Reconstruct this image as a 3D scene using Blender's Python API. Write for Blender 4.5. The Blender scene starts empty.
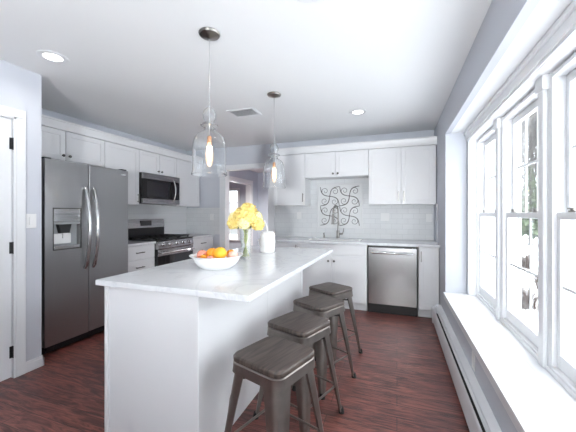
import bpy, bmesh, math, random
from mathutils import Vector, Matrix
R = math.radians
random.seed(7)
SC = bpy.context.scene
COL = SC.collection

# ------------------------------------------------------------------ camera
cam_d = bpy.data.cameras.new('camera')
cam_d.sensor_fit = 'HORIZONTAL'
cam_d.sensor_width = 36.0
cam_d.lens = 300.38 / 576 * 36.0
cam_d.shift_y = -2.8 / 576
cam_d.clip_start = 0.02
cam_d.clip_end = 300
cam = bpy.data.objects.new('camera', cam_d)
COL.objects.link(cam)
cam.location = (0, 0, 1.30)
cam.rotation_euler = (R(90), 0, 0.3478)
SC.camera = cam

# ------------------------------------------------------------------ world, exposure
WORLD_STRENGTH = 6.9
SC.view_settings.view_transform = 'Standard'
SC.view_settings.look = 'None'
SC.view_settings.gamma = 1
SC.view_settings.use_curve_mapping = False
SC.view_settings.exposure = 0.8
SC.cycles.transparent_max_bounces = 32
SC.cycles.max_bounces = 14
SC.cycles.diffuse_bounces = 7
w = bpy.data.worlds.new('overcast_sky')
SC.world = w
w.use_nodes = True
wn, wl = w.node_tree.nodes, w.node_tree.links
bg = wn['Background']
tc = wn.new('ShaderNodeTexCoord')
sep = wn.new('ShaderNodeSeparateXYZ')
wl.new(tc.outputs['Generated'], sep.inputs[0])
ramp = wn.new('ShaderNodeValToRGB')
ramp.color_ramp.elements[0].position = 0.0
ramp.color_ramp.elements[0].color = (0.075, 0.078, 0.08, 1)
ramp.color_ramp.elements[1].position = 0.85
re_ = ramp.color_ramp.elements.new(0.30); re_.color = (0.11, 0.114, 0.118, 1)
re_ = ramp.color_ramp.elements.new(0.5); re_.color = (0.40, 0.415, 0.435, 1)
ramp.color_ramp.elements[1].color = (0.90, 0.95, 1.0, 1)
wl.new(sep.outputs['Z'], ramp.inputs[0])
wl.new(ramp.outputs[0], bg.inputs['Color'])
bg.inputs['Strength'].default_value = WORLD_STRENGTH

def portal(name, loc, rot, sx, sy):
    d = bpy.data.lights.new(name, 'AREA')
    d.shape = 'RECTANGLE'
    d.size, d.size_y = sx, sy
    d.cycles.is_portal = True
    o = bpy.data.objects.new(name, d)
    o.location, o.rotation_euler = loc, rot
    COL.objects.link(o)
portal('bay_portal', (0.95, 1.95, 1.25), (0, R(90), 0), 1.75, 3.5)
LAMP_W = 1.2          # each recessed lamp
FILL_W = 580.0         # added unseen fill lamp that brightens ceiling and kitchen

# ------------------------------------------------------------------ materials
def new_mat(name):
    m = bpy.data.materials.new(name)
    m.use_nodes = True
    return m, m.node_tree.nodes, m.node_tree.links, m.node_tree.nodes['Principled BSDF']

def mat(name, col, rough=0.5, metal=0.0, spec=0.5, bump=0.0, bscale=200, vary=0.0, vscale=8, coat=0.0):
    m, n, l, b = new_mat(name)
    b.inputs['Base Color'].default_value = (*col, 1)
    b.inputs['Roughness'].default_value = rough
    b.inputs['Metallic'].default_value = metal
    b.inputs['Specular IOR Level'].default_value = spec
    b.inputs['Coat Weight'].default_value = coat
    t = n.new('ShaderNodeTexCoord')
    if vary:
        no = n.new('ShaderNodeTexNoise'); no.inputs['Scale'].default_value = vscale
        no.inputs['Detail'].default_value = 4
        l.new(t.outputs['Object'], no.inputs['Vector'])
        r = n.new('ShaderNodeValToRGB')
        r.color_ramp.elements[0].position = 0.3; r.color_ramp.elements[1].position = 0.7
        r.color_ramp.elements[0].color = (*[c * (1 - vary) for c in col], 1)
        r.color_ramp.elements[1].color = (*[min(1, c * (1 + vary)) for c in col], 1)
        l.new(no.outputs['Fac'], r.inputs[0]); l.new(r.outputs[0], b.inputs['Base Color'])
    if bump:
        no = n.new('ShaderNodeTexNoise'); no.inputs['Scale'].default_value = bscale
        l.new(t.outputs['Object'], no.inputs['Vector'])
        bu = n.new('ShaderNodeBump'); bu.inputs['Strength'].default_value = bump
        bu.inputs['Distance'].default_value = 0.002
        l.new(no.outputs['Fac'], bu.inputs['Height']); l.new(bu.outputs[0], b.inputs['Normal'])
    return m

def brushed(name, col, rough, axis, amt=0.06):
    m, n, l, b = new_mat(name)
    b.inputs['Metallic'].default_value = 1
    t = n.new('ShaderNodeTexCoord'); mp = n.new('ShaderNodeMapping')
    mp.inputs['Scale'].default_value = {'Z': (420, 420, 3), 'X': (3, 420, 420), 'Y': (420, 3, 420)}[axis]
    no = n.new('ShaderNodeTexNoise'); no.inputs['Scale'].default_value = 1; no.inputs['Detail'].default_value = 3
    l.new(t.outputs['Object'], mp.inputs[0]); l.new(mp.outputs[0], no.inputs['Vector'])
    r = n.new('ShaderNodeValToRGB')
    r.color_ramp.elements[0].color = (*[c * (1 - amt) for c in col], 1)
    r.color_ramp.elements[1].color = (*[c * (1 + amt) for c in col], 1)
    r.color_ramp.elements[0].position = .3; r.color_ramp.elements[1].position = .7
    l.new(no.outputs['Fac'], r.inputs[0]); l.new(r.outputs[0], b.inputs['Base Color'])
    mr = n.new('ShaderNodeMapRange'); mr.inputs[3].default_value = rough - .008; mr.inputs[4].default_value = rough + .012
    l.new(no.outputs['Fac'], mr.inputs[0]); l.new(mr.outputs[0], b.inputs['Roughness'])
    return m

def glass(name, tint=(1, 1, 1), refl=1.0, base=0.03, edge=(1, 1, 1)):
    # thin clear glass: straight transmission plus a fresnel reflection
    m = bpy.data.materials.new(name); m.use_nodes = True
    n, l = m.node_tree.nodes, m.node_tree.links
    n.clear()
    out = n.new('ShaderNodeOutputMaterial'); mx = n.new('ShaderNodeMixShader')
    tr = n.new('ShaderNodeBsdfTransparent'); tr.inputs[0].default_value = (*tint, 1)
    gl = n.new('ShaderNodeBsdfGlossy'); gl.inputs['Roughness'].default_value = 0.02
    gl.inputs[0].default_value = (*edge, 1)
    fr = n.new('ShaderNodeFresnel'); ge = n.new('ShaderNodeNewGeometry'); mi = n.new('ShaderNodeMapRange')
    mi.inputs[3].default_value = 1.45; mi.inputs[4].default_value = 1/1.45     # same reflectance from both sides of the thin wall
    l.new(ge.outputs['Backfacing'], mi.inputs[0]); l.new(mi.outputs[0], fr.inputs[0])
    mu = n.new('ShaderNodeMath'); mu.operation = 'MULTIPLY'; mu.inputs[1].default_value = refl
    l.new(fr.outputs[0], mu.inputs[0]); l.new(mu.outputs[0], mx.inputs[0])
    l.new(tr.outputs[0], mx.inputs[1]); l.new(gl.outputs[0], mx.inputs[2])
    l.new(mx.outputs[0], out.inputs[0])
    return m

def real_glass(name):
    m, n, l, b = new_mat(name)
    b.inputs['Base Color'].default_value = (.97, .98, .985, 1)
    b.inputs['Transmission Weight'].default_value = 1
    b.inputs['IOR'].default_value = 1.46
    b.inputs['Roughness'].default_value = .015
    t = n.new('ShaderNodeTexCoord'); no = n.new('ShaderNodeTexNoise'); no.inputs['Scale'].default_value = 14
    l.new(t.outputs['Object'], no.inputs['Vector'])
    bu = n.new('ShaderNodeBump'); bu.inputs['Strength'].default_value = .25; bu.inputs['Distance'].default_value = .004
    l.new(no.outputs['Fac'], bu.inputs['Height']); l.new(bu.outputs[0], b.inputs['Normal'])
    return m

def glow_glass(name, col, s, fac):
    m = bpy.data.materials.new(name); m.use_nodes = True
    n, l = m.node_tree.nodes, m.node_tree.links
    n.clear()
    out = n.new('ShaderNodeOutputMaterial'); mx = n.new('ShaderNodeMixShader'); mx.inputs[0].default_value = fac
    tr = n.new('ShaderNodeBsdfTransparent'); em = n.new('ShaderNodeEmission')
    em.inputs[0].default_value = (*col, 1); em.inputs[1].default_value = s
    l.new(tr.outputs[0], mx.inputs[1]); l.new(em.outputs[0], mx.inputs[2]); l.new(mx.outputs[0], out.inputs[0])
    return m

def emit(name, col, s):
    m, n, l, b = new_mat(name)
    b.inputs['Base Color'].default_value = (*col, 1)
    b.inputs['Emission Color'].default_value = (*col, 1)
    b.inputs['Emission Strength'].default_value = s
    return m

def wood_floor():
    m, n, l, b = new_mat('hand scraped hardwood')
    t = n.new('ShaderNodeTexCoord')
    br = n.new('ShaderNodeTexBrick')
    br.offset = 0.37; br.offset_frequency = 2
    br.inputs['Scale'].default_value = 1
    br.inputs['Brick Width'].default_value = 1.15
    br.inputs['Row Height'].default_value = 0.127
    br.inputs['Mortar Size'].default_value = 0.0022
    br.inputs['Mortar Smooth'].default_value = 0.1
    br.inputs['Bias'].default_value = 0.0
    br.inputs['Color1'].default_value = (0.120, 0.037, 0.031, 1)
    br.inputs['Color2'].default_value = (0.185, 0.063, 0.050, 1)
    br.inputs['Mortar'].default_value = (0.02, 0.008, 0.007, 1)
    l.new(t.outputs['Object'], br.inputs['Vector'])
    mp = n.new('ShaderNodeMapping'); mp.inputs['Scale'].default_value = (3.2, 26, 1)
    l.new(t.outputs['Object'], mp.inputs[0])
    no = n.new('ShaderNodeTexNoise'); no.inputs['Scale'].default_value = 1.0
    no.inputs['Detail'].default_value = 7; no.inputs['Roughness'].default_value = .62
    no.inputs['Distortion'].default_value = 2.2
    l.new(mp.outputs[0], no.inputs['Vector'])
    r = n.new('ShaderNodeValToRGB')
    r.color_ramp.elements[0].position = .40; r.color_ramp.elements[0].color = (.34, .30, .29, 1)
    r.color_ramp.elements[1].position = .62; r.color_ramp.elements[1].color = (1.55, 1.5, 1.48, 1)
    l.new(no.outputs['Fac'], r.inputs[0])
    mx = n.new('ShaderNodeMix'); mx.data_type = 'RGBA'; mx.blend_type = 'MULTIPLY'
    mx.inputs[0].default_value = 1
    l.new(br.outputs['Color'], mx.inputs[6]); l.new(r.outputs[0], mx.inputs[7])
    l.new(mx.outputs[2], b.inputs['Base Color'])
    mr = n.new('ShaderNodeMapRange'); mr.inputs[3].default_value = .26; mr.inputs[4].default_value = .46
    l.new(no.outputs['Fac'], mr.inputs[0]); l.new(mr.outputs[0], b.inputs['Roughness'])
    b.inputs['Specular IOR Level'].default_value = .7
    bu = n.new('ShaderNodeBump'); bu.inputs['Strength'].default_value = .35; bu.inputs['Distance'].default_value = .004
    l.new(no.outputs['Fac'], bu.inputs['Height'])
    bu2 = n.new('ShaderNodeBump'); bu2.inputs['Strength'].default_value = .5; bu2.inputs['Distance'].default_value = .002
    bu2.invert = True
    l.new(br.outputs['Fac'], bu2.inputs['Height']); l.new(bu.outputs[0], bu2.inputs['Normal'])
    l.new(bu2.outputs[0], b.inputs['Normal'])
    return m

def tile(name, rot):
    m, n, l, b = new_mat(name)
    t = n.new('ShaderNodeTexCoord'); mp = n.new('ShaderNodeMapping')
    mp.inputs['Rotation'].default_value = rot
    l.new(t.outputs['Object'], mp.inputs[0])
    br = n.new('ShaderNodeTexBrick'); br.inputs['Scale'].default_value = 1
    br.inputs['Brick Width'].default_value = .152; br.inputs['Row Height'].default_value = .0762
    br.inputs['Mortar Size'].default_value = .0016; br.inputs['Mortar Smooth'].default_value = .1
    br.inputs['Color1'].default_value = (.66, .67, .68, 1); br.inputs['Color2'].default_value = (.69, .70, .71, 1)
    br.inputs['Mortar'].default_value = (.54, .55, .56, 1)
    l.new(mp.outputs[0], br.inputs['Vector']); l.new(br.outputs['Color'], b.inputs['Base Color'])
    b.inputs['Roughness'].default_value = .30
    b.inputs['Specular IOR Level'].default_value = .25
    bu = n.new('ShaderNodeBump'); bu.inputs['Strength'].default_value = .5; bu.inputs['Distance'].default_value = .002
    bu.invert = True
    l.new(br.outputs['Fac'], bu.inputs['Height']); l.new(bu.outputs[0], b.inputs['Normal'])
    return m

def quartz():
    m, n, l, b = new_mat('white quartz')
    t = n.new('ShaderNodeTexCoord')
    no = n.new('ShaderNodeTexNoise'); no.inputs['Scale'].default_value = 2.6; no.inputs['Detail'].default_value = 8
    no.inputs['Roughness'].default_value = .62; no.inputs['Distortion'].default_value = 1.4
    l.new(t.outputs['Object'], no.inputs['Vector'])
    r = n.new('ShaderNodeValToRGB')
    e = r.color_ramp.elements
    e[0].position = .40; e[0].color = (.70, .71, .73, 1)
    e[1].position = .62; e[1].color = (.69, .70, .72, 1)
    v = e.new(.495); v.color = (.62, .63, .66, 1)
    v = e.new(.46); v.color = (.70, .71, .73, 1)
    v = e.new(.53); v.color = (.69, .70, .72, 1)
    l.new(no.outputs['Fac'], r.inputs[0]); l.new(r.outputs[0], b.inputs['Base Color'])
    b.inputs['Roughness'].default_value = .15
    return m

def seat_wood():
    m, n, l, b = new_mat('dark stained elm')
    t = n.new('ShaderNodeTexCoord'); mp = n.new('ShaderNodeMapping'); mp.inputs['Scale'].default_value = (55, 5, 5)
    l.new(t.outputs['Object'], mp.inputs[0])
    no = n.new('ShaderNodeTexNoise'); no.inputs['Scale'].default_value = 1; no.inputs['Detail'].default_value = 6
    no.inputs['Distortion'].default_value = .8
    l.new(mp.outputs[0], no.inputs['Vector'])
    r = n.new('ShaderNodeValToRGB')
    r.color_ramp.elements[0].position = .3; r.color_ramp.elements[0].color = (.022, .0165, .014, 1)
    r.color_ramp.elements[1].position = .72; r.color_ramp.elements[1].color = (.100, .074, .063, 1)
    l.new(no.outputs['Fac'], r.inputs[0]); l.new(r.outputs[0], b.inputs['Base Color'])
    b.inputs['Roughness'].default_value = .42
    bu = n.new('ShaderNodeBump'); bu.inputs['Strength'].default_value = .25; bu.inputs['Distance'].default_value = .002
    l.new(no.outputs['Fac'], bu.inputs['Height']); l.new(bu.outputs[0], b.inputs['Normal'])
    return m

M = dict(
    wall=mat('blue grey wall paint', (.55, .57, .62), .75, bump=.05),
    ceil=mat('ceiling paint', (.78, .79, .80), .85, bump=.05),
    trim=mat('white trim paint', (.74, .75, .77), .35),
    cab=mat('white cabinet paint', (.715, .717, .73), .32),
    floor=wood_floor(), quartz=quartz(),
    tile_far=tile('subway tile', (R(-90), 0, 0)), tile_left=tile('subway tile side', (R(-90), 0, R(-90))),
    steel_z=brushed('brushed steel upright', (.37, .37, .375), .31, 'Z', .02),
    steel_y=brushed('brushed steel along', (.40, .40, .405), .27, 'Y', .03),
    steel_x=brushed('brushed steel across', (.39, .387, .39), .22, 'Z'),
    chrome=mat('polished steel', (.70, .70, .71), .16, 1),
    handle=mat('polished handle steel', (.50, .50, .505), .2, 1),
    twin=mat('white window paint', (.83, .84, .855), .35),
    satin=mat('satin sink steel', (.82, .82, .83), .5, .6),
    nickel=mat('satin nickel', (.30, .285, .27), .28, 1),
    dnickel=mat('dark nickel', (.13, .125, .12), .35, 1),
    black=mat('black enamel', (.012, .012, .013), .35),
    blackglass=mat('black glass', (.008, .008, .009), .04, spec=.6),
    iron=mat('cast iron', (.014, .014, .014), .6, bump=.3),
    gun=mat('gunmetal', (.24, .215, .198), .30, .9, vary=.10, vscale=20),
    gundark=mat('dark gunmetal', (.055, .052, .05), .42, .8),
    seat=seat_wood(),
    rubber=mat('black rubber', (.02, .02, .02), .7),
    plastic=mat('white plastic', (.76, .76, .76), .35),
    greyplastic=mat('grey plastic', (.30, .31, .32), .4),
    paneltile=mat('glazed panel tile', (.72, .725, .73), .25),
    ceramic=mat('glazed white ceramic', (.84, .84, .84), .14),
    ceramic_m=mat('matt white stoneware', (.82, .81, .79), .4, vary=.03, vscale=20),
    orange=mat('orange peel', (.90, .33, .015), .42, bump=.5, bscale=260, vary=.10, vscale=10),
    yellow=mat('lemon orange peel', (.92, .46, .03), .42, bump=.5, bscale=260, vary=.10, vscale=10),
    peach=mat('peach skin', (.82, .33, .25), .5, vary=.25, vscale=12),
    pale=mat('pale peach skin', (.88, .55, .45), .5, vary=.18, vscale=12),
    petal=mat('yellow petals', (.90, .73, .28), .55, vary=.16, vscale=25),
    petal2=mat('pale yellow petals', (.93, .83, .46), .55, vary=.12, vscale=25),
    leaf=mat('leaf green', (.10, .20, .05), .5, vary=.3, vscale=20),
    stem=mat('stem green', (.42, .46, .22), .5, vary=.2, vscale=30),
    shade=real_glass('clear blown glass'),
    pane=glass('window glass', (.97, .98, .98), .7), clear=glass('clear blown glass', (.955, .965, .97), 1.0),
    vase=glass('vase glass', (.975, .985, .98), 1.0),
    water=glass('water', (.98, .99, .98), .4),
    bulb=glow_glass('glowing amber bulb', (1.0, .66, .42), 1.6, .35),
    filament=emit('filament', (1.0, .80, .50), 12.0),
    brass=mat('copper socket', (.62, .36, .22), .35, .9),
    lens=emit('lamp lens', (1.0, .98, .95), 2.5),
    display=mat('display glass', (.02, .02, .024), .1),
    snow=mat('snow', (.86, .89, .93), .8, bump=.4, bscale=3, vary=.03, vscale=2),
    bark=mat('grey bark', (.10, .095, .09), .9, bump=.5, bscale=30, vary=.3, vscale=8),
    needle=mat('evergreen needles', (.075, .10, .06), .8, vary=.4, vscale=6),
    twig=mat('brown twigs', (.06, .042, .035), .9, vary=.3, vscale=10),
    scroll=mat('dark scroll inlay', (.10, .095, .09), .4),
    hallwall=mat('grey hall paint', (.51, .55, .62), .8),
    duct=mat('vent duct', (.20, .20, .21), .8),
    slot=mat('dark recess', (.03, .03, .03), .8),
)

# ------------------------------------------------------------------ mesh helpers
ORG = {}

class MB:
    def __init__(s): s.bm = bmesh.new()
    def _xf(s, vs, m):
        if m is not None: bmesh.ops.transform(s.bm, matrix=m, verts=vs)
    def box(s, x0, x1, y0, y1, z0, z1, bev=0.0, seg=2, m=None):
        if x0 > x1: x0, x1 = x1, x0
        if y0 > y1: y0, y1 = y1, y0
        if z0 > z1: z0, z1 = z1, z0
        r = bmesh.ops.create_cube(s.bm, size=1)
        vs = r['verts']
        bmesh.ops.transform(s.bm, verts=vs, matrix=Matrix.Translation(((x0+x1)/2, (y0+y1)/2, (z0+z1)/2)) @ Matrix.Diagonal((x1-x0, y1-y0, z1-z0, 1)))
        if bev > 0:
            es = list({e for v in vs for e in v.link_edges})
            rr = bmesh.ops.bevel(s.bm, geom=es, offset=bev, segments=seg, profile=.5, affect='EDGES')
            vs = list({v for f in rr['faces'] for v in f.verts} | {v for v in vs if v.is_valid})
        s._xf(vs, m)
        return s
    def poly_prism(s, pts, axis, a0, a1, m=None):
        # pts: 2-D outline; extruded along axis from a0 to a1
        def P(p, a):
            return {'X': (a, p[0], p[1]), 'Y': (p[0], a, p[1]), 'Z': (p[0], p[1], a)}[axis]
        v0 = [s.bm.verts.new(P(p, a0)) for p in pts]; v1 = [s.bm.verts.new(P(p, a1)) for p in pts]
        n = len(pts)
        fs = [s.bm.faces.new(v0), s.bm.faces.new(v1)]
        for i in range(n): fs.append(s.bm.faces.new((v0[i], v0[(i+1) % n], v1[(i+1) % n], v1[i])))
        bmesh.ops.recalc_face_normals(s.bm, faces=fs)
        s._xf(v0 + v1, m)
        return s
    def loft(s, rings, cap=True, m=None):
        L = [[s.bm.verts.new(p) for p in r] for r in rings]
        n = len(rings[0]); fs = []
        for a, b in zip(L, L[1:]):
            for i in range(n): fs.append(s.bm.faces.new((a[i], a[(i+1) % n], b[(i+1) % n], b[i])))
        if cap:
            fs.append(s.bm.faces.new(L[0])); fs.append(s.bm.faces.new(L[-1]))
        bmesh.ops.recalc_face_normals(s.bm, faces=fs)
        s._xf([v for r in L for v in r], m)
        return s
    def lathe(s, prof, cx=0, cy=0, n=32, m=None, closed=False):
        rings = []
        for r, z in prof:
            if r < 1e-6: rings.append([s.bm.verts.new((cx, cy, z))])
            else: rings.append([s.bm.verts.new((cx + r*math.cos(2*math.pi*i/n), cy + r*math.sin(2*math.pi*i/n), z)) for i in range(n)])
        pairs = list(zip(rings, rings[1:]))
        if closed: pairs.append((rings[-1], rings[0]))
        fs = []
        for a, b in pairs:
            for i in range(n):
                j = (i+1) % n
                if len(a) == 1 and len(b) == 1: continue
                if len(a) == 1: fs.append(s.bm.faces.new((a[0], b[j], b[i])))
                elif len(b) == 1: fs.append(s.bm.faces.new((a[i], a[j], b[0])))
                else: fs.append(s.bm.faces.new((a[i], a[j], b[j], b[i])))
        bmesh.ops.recalc_face_normals(s.bm, faces=fs)
        s._xf([v for r in rings for v in r], m)
        return s
    def tube(s, pts, r, n=8, m=None, cap=True, flat=1.0):
        pts = [Vector(p) for p in pts]
        rs = r if isinstance(r, (list, tuple)) else [r]*len(pts)
        T = []
        for i in range(len(pts)):
            a = pts[max(0, i-1)]; b = pts[min(len(pts)-1, i+1)]
            T.append((b-a).normalized())
        up = Vector((0, 0, 1)) if abs(T[0].z) < .9 else Vector((1, 0, 0))
        N = (up - T[0]*up.dot(T[0])).normalized()
        rings = []
        for i, p in enumerate(pts):
            N = (N - T[i]*N.dot(T[i])).normalized()
            B = T[i].cross(N)
            rings.append([p + N*rs[i]*math.cos(2*math.pi*k/n) + B*rs[i]*flat*math.sin(2*math.pi*k/n) for k in range(n)])
        return s.loft(rings, cap, m)
    def cyl(s, p0, p1, r, n=20, m=None): return s.tube([p0, p1], r, n, m)
    def ball(s, c, r, sc=(1, 1, 1), sub=3, m=None):
        rr = bmesh.ops.create_icosphere(s.bm, subdivisions=sub, radius=r)
        mm = Matrix.Translation(c) @ Matrix.Diagonal((*sc, 1))
        if m is not None: mm = m @ mm
        bmesh.ops.transform(s.bm, verts=rr['verts'], matrix=mm)
        return s
    def xf(s, m):
        bmesh.ops.transform(s.bm, matrix=m, verts=s.bm.verts[:]); return s

def tag(o, label=None, cat=None, group=None, kind=None):
    if label: o['label'] = label
    if cat: o['category'] = cat
    if group: o['group'] = group
    if kind: o['kind'] = kind
    return o

def obj(name, mb, m, parent=None, smooth=True, pre=None):
    bm = mb.bm
    if pre is not None: bmesh.ops.transform(bm, matrix=pre, verts=bm.verts[:])
    if parent is not None:
        bmesh.ops.transform(bm, matrix=Matrix.Translation(-ORG[parent.name]), verts=bm.verts[:])
    me = bpy.data.meshes.new(name)
    bm.normal_update()
    if smooth:
        for f in bm.faces: f.smooth = True
    bm.to_mesh(me); bm.free()
    if smooth: me.set_sharp_from_angle(angle=R(38))
    me.materials.append(M[m] if isinstance(m, str) else m)
    o = bpy.data.objects.new(name, me)
    COL.objects.link(o)
    if smooth and len(me.polygons) < 4000:
        wm_ = o.modifiers.new('weighted', 'WEIGHTED_NORMAL'); wm_.keep_sharp = True
    if parent is not None:
        o.parent = parent; ORG[o.name] = ORG[parent.name].copy()
    else:
        ORG[o.name] = Vector((0, 0, 0))
    return o

def root(name, loc, label, cat, group=None, kind=None):
    o = bpy.data.objects.new(name, None)
    o.empty_display_size = .1
    o.location = loc
    COL.objects.link(o)
    ORG[o.name] = Vector(loc)
    return tag(o, label, cat, group, kind)

def struct(name, mb, m, parent=None):
    o = obj(name, mb, m, parent)
    if parent is None: o['kind'] = 'structure'
    return o

def copy_tree(o, parent=None):
    c = o.copy(); COL.objects.link(c)
    if parent is not None: c.parent = parent
    for ch in list(o.children): copy_tree(ch, c)
    return c

# ------------------------------------------------------------------ key dimensions
XW, XL, YF, ZC = .495, -3.74, 4.684, 2.475     # right wall, kitchen left wall, far wall, ceiling
XD = -2.848                                     # wall with the door
YB = -2.7                                       # wall behind
BAY0, BAY1 = .15, 3.64                          # bay along the right wall
XBW, XWIN, ZS, ZSOF = .70, .80, .448, 2.16

# ================================================================== STRUCTURE
struct('floor', MB().box(-8, .7, YB-.1, 11, -.12, 0), 'floor')
struct('ceiling', MB().box(-8, XW+.02, YB-.1, 11, ZC, ZC+.12), 'ceil')
# right wall: below the ledge, beside the bay, soffit above it
mb = MB()
mb.box(XW, XW+.15, YB, YF+.12, 0, ZS-.035)
mb.box(XW, XW+.20, BAY1, YF+.12, ZS-.035, ZC)
mb.box(XW, XW+.20, YB, BAY0, ZS-.035, ZC)
mb.box(XW, XW+.05, BAY0, BAY1, ZSOF, ZC)
mb.box(XBW, 1.0, BAY1, BAY1+.1, ZS-.2, ZC)
mb.box(XBW, 1.0, BAY0-.1, BAY0, ZS-.2, ZC)
mb.box(XW+.15, 1.0, BAY0, BAY1, 0, ZS-.035)
struct('wall_right', mb, 'wall')
struct('trim_soffit', MB().box(XW+.05, 1.0, BAY0, BAY1, ZSOF, ZSOF+.1), 'ceil')
# far wall with the doorway
DX0, DX1, DZ = -2.903, -2.035, 2.085
mb = MB()
mb.box(XL-.12, DX0, YF, YF+.12, 0, ZC); mb.box(DX1, XW, YF, YF+.12, 0, ZC); mb.box(DX0, DX1, YF, YF+.12, DZ, ZC)
struct('wall_far', mb, 'wall')
struct('wall_kitchen_left', MB().box(XL-.12, XL, 1.60, YF, 0, ZC), 'wall')
# wall with the door on the left, and the return beside the refrigerator
DY0, DY1, DH = .68, 1.503, 2.06
mb = MB()
mb.box(XD-.12, XD, YB, DY0, 0, ZC); mb.box(XD-.12, XD, DY1, 1.691, 0, ZC); mb.box(XD-.12, XD, DY0, DY1, DH, ZC)
mb.box(XL, XD-.12, 1.60, 1.691, 0, ZC)
struct('wall_left', mb, 'wall')
# wall behind the camera
struct('wall_back', MB().box(XD-.12, XW+.15, YB-.12, YB, 0, ZC), 'wall')
# the hall beyond the doorway and the room beyond that
mb = MB()
HX = -3.8; HY0, HY1 = 6.1, 7.46
mb.box(HX-.14, HX, YF+.12, HY0, 0, ZC); mb.box(HX-.14, HX, HY1, 8.0, 0, ZC); mb.box(HX-.14, HX, HY0, HY1, 2.1, ZC)
struct('wall_hall_left', mb, 'hallwall')
struct('wall_hall_end', MB().box(HX, -.6, 7.9, 8.0, 0, ZC), 'hallwall')
struct('wall_hall_right', MB().box(-.6, -.5, YF+.12, 7.9, 0, ZC), 'hallwall')
WBX0, WBX1, WBZ0, WBZ1, WBY = -5.66, -5.02, .42, 2.06, 8.9
mb = MB()
mb.box(-8, WBX0, WBY, WBY+.12, 0, ZC); mb.box(WBX1, HX, WBY, WBY+.12, 0, ZC)
mb.box(WBX0, WBX1, WBY, WBY+.12, 0, WBZ0); mb.box(WBX0, WBX1, WBY, WBY+.12, WBZ1, ZC)
mb.box(HX-.14, HX, 8.0, WBY, 0, ZC)
mb.box(-8.1, -8, 4.8, WBY, 0, ZC); mb.box(-8, XL-.12, 4.7, 4.804, 0, ZC)
struct('wall_side_room', mb, 'hallwall')
mb = MB()
mb.box(WBX0-.08, WBX0, WBY-.02, WBY+.08, WBZ0-.02, WBZ1+.08).box(WBX1, WBX1+.08, WBY-.02, WBY+.08, WBZ0-.02, WBZ1+.08)
mb.box(WBX0, WBX1, WBY-.02, WBY+.08, WBZ1, WBZ1+.08).box(WBX0-.1, WBX1+.1, WBY-.05, WBY+.08, WBZ0-.05, WBZ0)
hw = struct('window_5', mb, 'trim')
mb = MB()
xm = (WBX0+WBX1)/2; zm = (WBZ0+WBZ1)/2
for z in (WBZ0+.41, zm, WBZ0+1.23): mb.box(WBX0, WBX1, WBY+.03, WBY+.05, z-.014, z+.014)
mb.box(xm-.012, xm+.012, WBY+.03, WBY+.05, WBZ0, WBZ1)
struct('muntin', mb, 'trim', hw)
struct('pane', MB().box(WBX0, WBX1, WBY+.055, WBY+.06, WBZ0, WBZ1), 'pane', hw)
portal('hall_portal', (xm, WBY+.15, zm), (R(-90), 0, 0), .64, 1.64)

# casings
def casing_y(name, x0, x1, z1, y, wdt, th=.018, jamb=.12):   # around an opening in a wall facing -Y
    mb = MB()
    mb.box(x0-wdt, x0, y-th, y, 0, z1, .003); mb.box(x1, x1+wdt, y-th, y, 0, z1, .003)
    mb.box(x0-wdt, x1+wdt, y-th, y, z1, z1+.07, .003)
    mb.box(x0-.001, x0+.015, y-th+.004, y+jamb+.005, 0, z1); mb.box(x1-.015, x1+.001, y-th+.004, y+jamb+.005, 0, z1)
    mb.box(x0, x1, y-th+.004, y+jamb+.005, z1-.015, z1+.001)
    return struct(name, mb, 'trim')
casing_y('trim_1', DX0, DX1, DZ, YF-.001, .10)
def casing_x(name, y0, y1, z1, x, wdt, th=.018, jamb=.12):   # around an opening in a wall facing +X
    mb = MB()
    mb.box(x, x+th, y0-wdt, y0, 0, z1, .003); mb.box(x, x+th, y1, y1+wdt, 0, z1, .003)
    mb.box(x, x+th, y0-wdt, y1+wdt, z1, z1+wdt, .003)
    mb.box(x-jamb-.005, x+th-.004, y0-.001, y0+.015, 0, z1); mb.box(x-jamb-.005, x+th-.004, y1-.015, y1+.001, 0, z1)
    mb.box(x-jamb-.005, x+th-.004, y0, y1, z1-.015, z1+.001)
    return struct(name, mb, 'trim')
casing_x('trim_2', DY0, DY1, DH, XD+.001, .064)
casing_x('trim_3', HY0, HY1, 2.1, HX+.001, .10, jamb=.145)

# door_1, six panels, hinges on the kitchen side
d1 = root('door_1', (XD-.04, DY1-.018, .008), None, None, kind='structure')
mb = MB()
xx0, xx1 = XD-.045, XD-.006
y0, y1 = DY0+.018, DY1-.018
ym = (y0+y1)/2
mb.box(xx0+.012, xx1-.012, y0+.02, y1-.02, .02, DH-.03)
for a, b in ((y0, y0+.11), (ym-.055, ym+.055), (y1-.11, y1)): mb.box(xx0, xx1, a, b, .008, DH-.018, .004)
for a, b in ((.008, .24), (.88, 1.02), (1.58, 1.70), (DH-.14, DH-.018)):
    mb.box(xx0, xx1, y0+.11, ym-.055, a, b, .004); mb.box(xx0, xx1, ym+.055, y1-.11, a, b, .004)
obj('door_panel', mb, 'trim', d1)
for z in (.16, .98, 1.80):
    obj('hinge', MB().cyl((XD+.003, DY1-.012, z), (XD+.003, DY1-.012, z+.095), .0075, 10).box(XD-.004, XD+.0005, DY1-.036, DY1-.014, z+.002, z+.093), 'black', d1)
obj('door_handle', MB().cyl((XD-.006, y0+.07, .95), (XD+.05, y0+.07, .95), .011).ball((XD+.06, y0+.07, .95), .028), 'dnickel', d1)

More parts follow.
